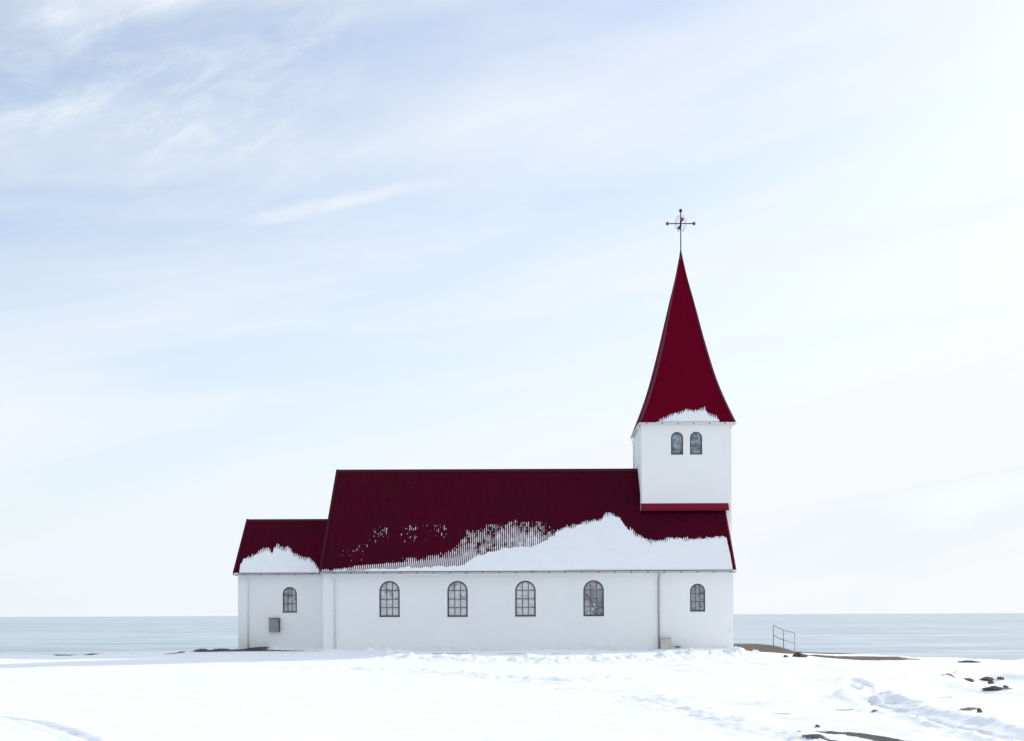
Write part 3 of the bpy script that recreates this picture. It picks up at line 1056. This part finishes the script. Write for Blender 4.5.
# apron flashing where the tower meets the roof
def roof_z(y): return ZE+(y-YE)*slope
ax0, ax1 = PX(640.8, 510, YT), PX(729.0, 510, YT-.2)
bm = bmesh.new()
zt1 = PZ(686, 503.2, YT); zt2 = PZ(686, 508.8, YT-.24)
yy = YT-.24
P_ = [(YT-.004, zt1), (yy, zt2), (yy, zt2-.10), (YT-.004, zt2-.02)]
A = [bm.verts.new((ax0, y, z)) for y, z in P_]; B = [bm.verts.new((ax1, y, z)) for y, z in P_]
for i in range(4):
    bm.faces.new((A[i], B[i], B[(i+1) % 4], A[(i+1) % 4]))
bm.faces.new(A[::-1]); bm.faces.new(B)
bmesh.ops.recalc_face_normals(bm, faces=bm.faces)
part('apron_flashing', bm, M['redtrim'])
bm = bmesh.new()
box(bm, TXL-.10, TXL-.004, YT-.02, YTB, PZ(640, 512, YT), 0.0+PZ(640, 512, YT)+.02)
vs = []
for s_, y in ((1, YT-.05), (1, YR)):
    for dz_ in (.02, .22):
        vs.append(bm.verts.new((TXL-.012, y, roof_z(y)+dz_)))
bm.faces.new((vs[0], vs[1], vs[3], vs[2]))
part('side_flashing', bm, M['iron'])

# ------------------------------------------------------------------ spire
PROF = [(735.6, 421.8), (729.6, 410.0), (724.0, 398.0), (718.4, 385.0), (713.2, 370.0), (707.7, 352.0), (704.2, 340.0), (693.3, 298.0), (687.3, 277.0)]
prof = []
SXC = PX(680.8, 252, YR)
for px, py in PROF:
    a, b = unroll(px-.8, py)
    wv = (a*YR - F*SXC)/(F+a)
    prof.append((CAMZ+b*(YR-wv)/F, wv))
ZT = PZ(680.7, 251.8, YR)
prof.append((ZT, .015))
zz = np.array([p[0] for p in prof]); ww = np.array([p[1] for p in prof])
zz0 = zz[0]


def half(z):
    """smoothed half-width of the spire"""
    z = np.asarray(z, float)
    zx = np.concatenate([[zz0-1], zz, [ZT+1]])
    wx = np.concatenate([[ww[0]+(ww[0]-ww[1])/(zz[1]-zz[0])], ww, [ww[-1]-(ww[-2]-ww[-1])/(zz[-1]-zz[-2])]])
    h = 0
    for o in (-.5, -.25, 0, .25, .5):
        h = h+.2*np.interp(z+o, zx, wx)
    return np.maximum(h, .012)


zs_ = np.concatenate([np.linspace(zz0, zz0+5, 40), np.linspace(zz0+5.2, ZT, 30)])
hw = half(zs_)
nc = int(2*hw[0]/PITCH*7)
cc = np.linspace(-hw[0], hw[0], nc)
dw = np.gradient(hw, zs_)
V = []; Fc = []
for q in range(4):
    Xc = np.clip(cc[None, :], -hw[:, None], hw[:, None])
    rip = AMP*.9*np.cos(2*math.pi*Xc/PITCH)*sstep(hw[:, None]-np.abs(Xc), 0, .05)
    nn = 1/np.sqrt(1+dw**2)
    out = hw[:, None]+rip*nn[:, None]
    zc = zs_[:, None]-dw[:, None]*rip*nn[:, None]
    ca, sa = [(1, 0), (0, 1), (-1, 0), (0, -1)][q]
    # outward direction: front face is -y
    vx = Xc*ca - (-out)*sa
    vy = Xc*sa + (-out)*ca
    v = np.stack([SXC+vx, vy, zc+0*Xc], -1)
    st = sum(len(k_) for k_ in V)
    keep = ~((np.abs(Xc[:-1, :-1]-Xc[:-1, 1:]) < 1e-6) & (np.abs(Xc[1:, :-1]-Xc[1:, 1:]) < 1e-6))
    V.append(v.reshape(-1, 3)); Fc.append(grid_faces(len(zs_), nc, keep)+st)
spire = np_mesh('spire', np.concatenate(V), np.concatenate(Fc), M['spire'], church)
# hips
for sx, sy in ((-1, -1), (1, -1), (1, 1), (-1, 1)):
    bm = bmesh.new()
    pts = []; rad = []
    for z in np.concatenate([np.linspace(zz0, zz0+5, 24), np.linspace(zz0+5.5, ZT-.05, 14)]):
        h = float(half(z))
        pts.append((SXC+sx*h, YR+sy*h, z)); rad.append(.02+.05*min(h/1.2, 1))
    tube(bm, pts, rad, 8)
    part('hip_cap', bm, M['redcap'], spire)
bm = bmesh.new()
for zr_ in (zz0+.9, zz0+1.75, zz0+2.6, zz0+3.4, zz0+5.0, zz0+6.5):
    h = float(half(zr_)); k = -int(h/PITCH)
    while k*PITCH < h-.12:
        if k*PITCH > -h+.12 and rng.random() < .5:
            box(bm, SXC+k*PITCH-.010, SXC+k*PITCH+.010, YR-h-.035, YR-h-.008, zr_-.012, zr_+.012)
        k += 3
tag(part('roof_screws', bm, M['redtrim'], spire), kind='stuff')
# boxed eaves under the spire and gutters round it
EH = float(hw[0])
bm = bmesh.new()
vs0 = [bm.verts.new((SXC+sx*(EH-.03), YR+sy*(EH-.03), zz0-.03)) for sx, sy in ((-1, -1), (1, -1), (1, 1), (-1, 1))]
vs1 = [bm.verts.new((SXC+sx*(EH-.03), YR+sy*(EH-.03), zz0-.13)) for sx, sy in ((-1, -1), (1, -1), (1, 1), (-1, 1))]
bm.faces.new(vs1[::-1]); bm.faces.new(vs0)
for i in range(4):
    bm.faces.new((vs1[i], vs1[(i+1) % 4], vs0[(i+1) % 4], vs0[i]))
part('eaves_box', bm, M['white'])
gz_ = zz0-.045
gutter((SXC-EH-.08, YR-EH-.05, gz_), (SXC+EH+.08, YR-EH-.05, gz_), .055, M['white'], every=.86, off=.42)
gutter((SXC-EH-.05, YR+EH, gz_), (SXC-EH-.05, YR-EH-.02, gz_), .055, M['white'], flare=Vector((-1, 0, 0)), every=.62, off=.4)
gutter((SXC+EH+.05, YR-EH, gz_), (SXC+EH+.05, YR+EH, gz_), .055, M['white'], flare=Vector((1, 0, 0)), every=.86, off=.4)

# ------------------------------------------------------------------ cross on the spire
cz = PZ(680.4, 223.6, YR)
ct = PZ(680.5, 211, YR)
hb = .76
bm = bmesh.new()
tube(bm, [(SXC, YR, ZT-.5), (SXC, YR, ct)], .032, 8)
tube(bm, [(SXC, YR, ZT-.55), (SXC, YR, ZT-.1), (SXC, YR, ZT+.1)], [.12, .07, .035], 10)
cross = part('steeple_cross', bm, M['iron'])
for d in ((1, 0), (0, 1)):
    bm = bmesh.new()
    tube(bm, [(SXC-d[0]*hb, YR-d[1]*hb, cz), (SXC+d[0]*hb, YR+d[1]*hb, cz)], .030, 8)
    part('cross_bar', bm, M['iron'], cross)
for d in ((1, 0, 0), (-1, 0, 0), (0, 1, 0), (0, -1, 0), (0, 0, 1)):
    bm = bmesh.new()
    c = (SXC+d[0]*hb, YR+d[1]*hb, cz if d[2] == 0 else ct+.02)
    sphere(bm, c, .098)
    part('ball', bm, M['ball'] if d[2] == 0 else M['iron'], cross)
for ang in (0, math.pi/2, math.pi, 3*math.pi/2):
    for up in (1, -1):
        bm = bmesh.new()
        pts = []
        for i in range(26):
            t_ = i/25
            th = -math.pi*.5+t_*math.pi*2.1
            rad = .17*(1-.62*t_)
            u = .21+.75*rad*math.cos(th); v = .19+.75*rad*math.sin(th)
            pts.append((SXC+u*math.cos(ang), YR+u*math.sin(ang), cz+up*v))
        pts = [(SXC+.38*math.cos(ang), YR+.42*math.sin(ang), cz+up*.02)]+pts+[]
        tube(bm, pts, .011, 5)
        part('scroll', bm, M['iron'], cross)
for up in (1, -1):
    for s_ in (1, -1):
        bm = bmesh.new()
        pts = []
        for i in range(18):
            t_ = i/17; th = math.pi+t_*math.pi*1.9 if s_ > 0 else -t_*math.pi*1.9
            rad = .10*(1-.5*t_)
            pts.append((SXC+s_*.11+rad*math.cos(th), YR, cz+up*(.40+.8*rad*math.sin(th))))
        tube(bm, pts, .011, 5)
        part('scroll', bm, M['iron'], cross)

# ------------------------------------------------------------------ meter box, vent
bm = bmesh.new()
x0, x1 = PX(269.6, 625, YC), PX(279.0, 625, YC-.14)
z0, z1 = PZ(274, 631.8, YC-.1), PZ(274, 618.6, YC-.1)
box(bm, x0, x1, YC-.16, YC-.002, z0, z1, .012)
mb = part('meter_box', bm, mat('weathered_grey_metal', (.2, .2, .2), .6, build=lambda t, b: t.put(b.inputs['Base Color'], t.mix(t.ramp(t.noise(objco(t), 9, 6, .7), .35, .65), (.19, .185, .185), (.34, .32, .31)))))
mb['label'] = 'grey weathered meter box fixed to the chancel wall'
bm = bmesh.new()
box(bm, x0+.03, x1-.03, YC-.175, YC-.1605, z0+.03, z1-.03, .004)
part('door', bm, bpy.data.materials['weathered_grey_metal'], mb)
bm = bmesh.new()
box(bm, x0-.02, x1+.035, YC-.19, YC-.001, z1+.001, z1+.03, .004)
box(bm, x1+.002, x1+.035, YC-.19, YC-.001, z0-.01, z1, .003)
part('cover', bm, M['bracket'], mb)

# cabinet on the ground beside the downpipe
cab = empty('utility_cabinet', (PX(666, 648, YW-.3), YW-.3, 0))
tag(cab, 'small pale beige cabinet with a snowy lid standing beside the grey downpipe', 'cabinet')
def lpart(name, bm, m, root, smooth=False):
    o = obj(name, bm, m, root, smooth)
    for v in o.data.vertices: v.co -= root.location
    return o
x0, x1 = PX(661.2, 645, YW-.5), PX(671.2, 645, YW-.5)
z1 = PZ(666, 638.3, YW-.5)
bm = bmesh.new(); box(bm, x0, x1, YW-.5, YW-.1, -.2, z1, .012)
lpart('cabinet_body', bm, mat('pale_beige_paint', (.6, .55, .5), .55, build=lambda t, b: t.put(b.inputs['Base Color'], t.mix(t.ramp(t.noise(objco(t), 7, 5, .65), .3, .7), (.50, .44, .38), (.66, .61, .56)))), cab)
bm = bmesh.new(); box(bm, x0-.025, x1+.025, YW-.53, YW-.09, z1+.001, z1+.035, .008)
lpart('lid', bm, M['conc'], cab)
bm = bmesh.new(); box(bm, x0+.03, x1-.03, YW-.512, YW-.501, .10, z1-.04, .003)
lpart('panel', bm, bpy.data.materials['pale_beige_paint'], cab)
bm = bmesh.new()
tube(bm, [P(676, 646.6, YW-.001), P(676, 646.6, YW-.12), P(680.5, 647.2, YW-.16)], .035, 8)
o = part('drain_outlet', bm, M['bracket'])

# ------------------------------------------------------------------ snow lying on the roofs
def clean_interp(x, pts):
    return np.interp(x, [p[0] for p in pts], [p[1] for p in pts])


def slope_snow(name, label, x0, x1, ye, ze, yr, zr, tmax, func, nx, ns, refY):
    """height-field of snow on a plane slope; func(X, s, py, px) gives its depth above the ripples"""
    L = math.hypot(yr-ye, zr-ze); nz = (yr-ye)/L; ny = -(zr-ze)/L
    X, T = np.meshgrid(np.linspace(x0, x1, nx), np.linspace(0, tmax, ns))
    Y = ye+(yr-ye)*T; Z = ze+(zr-ze)*T
    a = X*F/Y; b = (Z-CAMZ)*F/Y
    px = CX+a*math.cos(ROLL)-b*math.sin(ROLL); py = CY-(a*math.sin(ROLL)+b*math.cos(ROLL))
    h = func(X, T*L, px, py)
    lip = np.clip(T*L/.10, 0, 1); lip = np.sqrt(1-(1-lip)**2)
    h = np.where(h > .0, h*(.45+.55*lip), h)
    V = np.stack([X, Y+ny*h, Z+nz*h], -1)
    # closing strip at the eave
    foot = V[0:1].copy(); foot[..., 1] = ye-.01-.03*(h[0] > 0); foot[..., 2] = ze-.012
    top0 = V[0:1].copy(); top0[..., 1] -= .05*(h[0:1] > .02)
    V = np.concatenate([foot, top0, V]); hh = np.concatenate([h[0:1], h[0:1], h])
    mx = np.maximum(np.maximum(hh[:-1, :-1], hh[:-1, 1:]), np.maximum(hh[1:, :-1], hh[1:, 1:]))
    o = np_mesh(name, V, grid_faces(ns+2, nx, mx > -AMP*1.05), M['snow'])
    return tag(o, label, 'snow', kind='stuff')


def teeth(X, seed):
    """ragged rim: snow reaches further up in the valleys, by a different amount in each"""
    q = np.floor(X/PITCH)
    return (_hash(q, q*0, seed)*1.2+.2)*np.clip(np.cos(2*math.pi*X/PITCH)*1.6, -1, 1)*.6 + (_hash(q, q*0+3, seed)-.5)*.7


TOP = [(318, 575), (322, 571.5), (345, 570), (400, 568.4), (440, 566.4), (464, 565), (476, 556), (490, 551.5), (505, 547.5), (530, 546.2), (545, 542), (558, 531), (565, 527.5),
       (580, 524.5), (592, 521), (601, 519.5), (603.5, 515.5), (609, 514.0), (614, 515.5), (620, 519), (624, 526), (632, 531), (640, 536), (648, 540), (656, 541.5),
       (668, 540), (680, 539.2), (690, 539.5), (700, 537.8), (712, 537.5), (720, 536.5), (726, 536.8), (727.5, 544), (730, 553), (731.5, 562), (733, 569), (734, 575), (740, 590)]
THIN = [(318, 570), (345, 567.5), (372, 563), (400, 558.5), (430, 553), (452, 549), (468, 531), (485, 524.5), (500, 520.8), (530, 520.5), (545, 521), (552, 525), (560, 531), (568, 536), (740, 600)]


def nave_snow(X, s_, px, py):
    edge = clean_interp(px, TOP) + 2.4*fbm(X, s_, .30, 4, 81, .7) + 1.1*fbm(X, s_, 1.1, 3, 82) + (2.4*teeth(X, 80)+.7*np.abs(fbm(X, s_, .12, 2, 79)))*sstep(px, 535, 560)
    d = (py-edge)*.055                                       # metres below the upper rim
    right = sstep(px, 545, 600)
    thick = .035+.06*right+.02*fbm(X, s_, 1.5, 4, 83)
    solid = np.minimum(d*(.5+.7*right), thick) + .008*fbm(X, s_, .4, 3, 88)
    solid = np.where(d > 0, np.maximum(solid, .013)+.0, -.06)
    t0 = clean_interp(px, THIN) + 2.2*fbm(X, s_, .8, 3, 84)
    e1 = (py-t0)
    n = 1.3*fbm(X, s_*.5, .20, 4, 85, .8)
    n2 = fbm(X, s_, 1.9, 3, 86)
    e1 = e1 + 1.5*teeth(X, 97)
    gp = sstep(px, 395, 430)*sstep(-px, -512, -495)*np.exp(-((py-clean_interp(px, [(395, 556), (440, 548), (470, 545), (505, 541)]))/3.5)**2)
    thin = -.0145 + .018*n + .008*n2 + .0009*np.clip(e1, 0, 16) - .007*gp
    thin = np.where(e1 > 0, np.minimum(thin, .009), -.06+0*thin)
    # crests stay bare where the snow has slid: keep it under the crest
    thin = np.minimum(thin, .010+.006*(fbm(X, s_, .16, 3, 89) > .25))
    # lower dark band where the stripes are clean
    low = ((py > clean_interp(px, [(318, 568), (420, 561), (500, 553), (510, 590)])) & (px < 505))
    thin = np.where((e1 > 0) & low, np.clip(.001+.004*n, -.006, .006), thin)
    gap = (px > 395) & (px < 505) & (py < clean_interp(px, [(395, 566), (440, 556), (462, 552), (480, 549.5), (505, 540)])) & (py > clean_interp(px, [(395, 540), (450, 542), (468, 538), (480, 545), (505, 545)]))
    # scattered flecks above
    f1 = clean_interp(px, [(340, 552), (362, 545), (375, 528), (400, 524), (450, 524), (470, 528)])
    inb = (px > 338) & (px < 474) & (py > f1-1) & (py < f1+18)
    band = np.exp(-((py-f1-4)/4.0)**2)+.25
    fl = 1.1*fbm(X*1.6, s_*.55, .12, 3, 87, .85)+.40*fbm(X, s_, .8, 2, 90)
    fleck = np.where(inb & (fl > .66-.30*band), -.008+.018*(fl-.3), -.06)
    h = np.maximum(np.maximum(solid, thin), fleck)
    h = np.where(px > clean_interp(py, [(536, 726.5), (569, 733)]), -.06, h)
    return h


slope_snow('snow_sheet', 'large sheet of snow on the lower slope of the nave roof, striped where it thins', XVL+.03, XVR-.06, YE, ZE, YR, ZR, .62, nave_snow, 1700, 170, YE)

CTOP = [(236, 580), (239.0, 573), (240.5, 564), (243, 560), (248, 557), (254, 554.5), (260, 551.5), (268, 548.6), (270.5, 550), (271.6, 554), (274, 548.5), (277, 546.5), (282, 548.5),
        (288, 547.2), (291.5, 550), (294, 555), (299, 556.5), (303, 558), (309, 558.5), (313, 562), (316, 564.5), (319, 569), (320, 578), (330, 590)]


def ch_snow(X, s_, px, py):
    edge = clean_interp(px, CTOP)+1.3*fbm(X, s_, .22, 3, 91)+2.6*teeth(X, 93)
    d = (py-edge)*.055
    h = np.minimum(d*.7, .085+.02*fbm(X, s_, 1.2, 3, 92))
    return np.where(d > 0, np.maximum(h, .010), -.06)


slope_snow('snow_sheet', 'jagged patch of snow on the low chancel roof at the left end', CVL+.05, XVL-.02, YCE, CZE, YR, CZR, .6, ch_snow, 420, 70, YCE)

STOP = [(654, 424), (656.5, 421.7), (663, 418.8), (668, 417.0), (671, 414.6), (675, 413.6), (679, 413.2), (683, 412), (685.5, 409.2), (689, 410), (693, 411), (697, 410.4), (701, 408.8),
        (705, 409.0), (707, 412.5), (710, 414.4), (714, 416), (717, 417.6), (719, 420.5), (720, 424)]
zg = np.linspace(zz0, zz0+.95, 60); xg = np.linspace(SXC-2.2, SXC+2.2, 420)
XG, ZG = np.meshgrid(xg, zg)
HG = half(ZG)
YG = YR-HG
a = XG*F/YG; b = (ZG-CAMZ)*F/YG
pxg = CX+a*math.cos(ROLL)-b*math.sin(ROLL); pyg = CY-(a*math.sin(ROLL)+b*math.cos(ROLL))
edge = clean_interp(pxg, STOP)+.7*fbm(XG, ZG, .2, 3, 95)+2.2*teeth(XG-SXC, 96)
d = (pyg-edge)*.055
h = np.where(d > 0, np.maximum(np.minimum(d*.7, .09), .012), -.05)
lip = np.clip((ZG-zz0)/.1, 0, 1); h = np.where(h > 0, h*(.5+.5*np.sqrt(1-(1-lip)**2)), h)
VG = np.stack([XG, YG-h*.9, ZG+h*.45], -1)
foot = VG[0:1].copy(); foot[..., 1] = YR-EH-.02; foot[..., 2] = zz0-.01
VG = np.concatenate([foot, VG]); hh = np.concatenate([h[0:1], h])
mx = np.maximum(np.maximum(hh[:-1, :-1], hh[:-1, 1:]), np.maximum(hh[1:, :-1], hh[1:, 1:]))
tag(np_mesh('snow_sheet', VG, grid_faces(61, 420, mx > -.012), M['snow']), 'small low mound of snow on the foot of the spire above the belfry windows', 'snow', kind='stuff')

# ------------------------------------------------------------------ railing on the mound
YP = 68.0
rail = empty('railing', (PX(773.4, 647, YP), YP, gz(PX(773.4, 647, YP), YP)))
tag(rail, 'thin rusty steel handrail stepping down the brown mound right of the church', 'railing')
p1t, p1b = P(773.4, 625.2, YP), P(773.4, 648.5, YP)
p2t, p2b = P(783.6, 630.3, YP), P(783.6, 656, YP)
p3t, p3b = P(794.6, 632.8, YP+.6), P(794.6, 657, YP+.6)
steel = mat('rusty_steel', (.26, .21, .19), .6, .4)
for t_, b_ in ((p1t, p1b), (p2t, p2b), (p3t, p3b)):
    bm = bmesh.new()
    bb = Vector((b_.x, b_.y, gz(b_.x, b_.y)-.25))
    thin_ = t_ is p3t
    tube(bm, [bb, t_], .014 if thin_ else .022, 8)
    lpart('post', bm, steel, rail)
for a_, b_, c_ in ((p1t, p2t, p3t), (P(773.4, 635.2, YP), P(783.6, 640.3, YP), P(794.6, 642.6, YP+.6))):
    bm = bmesh.new()
    tube(bm, [a_, b_, c_], .019, 8)
    lpart('rail', bm, steel, rail)

# ------------------------------------------------------------------ rocks
def rock(px, py, wpx, hpx, label, seed, flat=.8):
    x, y = GF(px, py)
    sc = wpx*y/F/2; sz = hpx*y/F
    bm = bmesh.new()
    bmesh.ops.create_icosphere(bm, subdivisions=4, radius=1)
    co = np.array([v.co[:] for v in bm.verts])
    n = fbm(co[:, 0]+co[:, 2]*1.7+seed*7, co[:, 1]-co[:, 2]*.9, .8, 4, seed)
    n2 = np.round(fbm(co[:, 0]*1.2-co[:, 2], co[:, 1]+co[:, 2]*1.4+seed, .6, 2, seed+5)*3)/3
    for v, k, k2 in zip(bm.verts, n, n2):
        v.co *= (1+.62*k+.30*k2)
        v.co = Vector((v.co.x*sc*1.1, v.co.y*sc*flat, v.co.z*sz*1.0))
    o = obj('rock', bm, M['rock'])
    o.location = (x, y, gz(x, y)+sz*.08)
    o.rotation_euler = (0, 0, seed*.7 % .5-.25)
    tag(o, label, 'rock', 'dark rocks poking through the snow at the right')
    return o


rock(993, 690.3, 17, 3.6, 'largest long dark rock in the snow near the right edge', 3)
rock(991, 683.5, 5, 2.2, 'small rock just above the largest dark rock', 4)
rock(1001, 679.5, 6, 2, 'dark rock at the rim of the blue shaded hollow, rightmost upper one', 5)
rock(987, 680, 10, 2.2, 'low flat rock left of the rim of the shaded hollow', 6)
rock(968, 680.4, 9, 2, 'low flat rock farthest left in the upper row of dark rocks', 7)
rock(979.5, 712.6, 4.5, 4.5, 'lone small rock above the wide blue track at lower right', 8)
rock(1006, 687.5, 4, 2, 'tiny dark stone in the shaded hollow near the right edge', 9)
rock(817, 727.5, 4, 2, 'tiny stone beside the bare gravel patch at the bottom', 10)
rock(799, 656.8, 11, 3.2, 'dark rock at the right foot of the brown mound by the railing', 11)
o = rock(786, 657.2, 4, 2, 'small stone at the foot of the second railing post', 12)

# stone slab on the mound (a dark leaning beam beside the wall)
bm = bmesh.new()
a_, b_ = P(751.5, 650.0, 64.6), P(762, 655.8, 62.8)
tube(bm, [a_, b_], .10, 6)
o = obj('timber_beam', bm, M['rock'])
tag(o, 'short dark timber lying on the brown mound between church wall and railing', 'timber')
# dark slab far right on the edge
o = rock(968, 662.6, 18, 1.9, 'long flat dark rock at the far edge of the snow against the sea', 13)
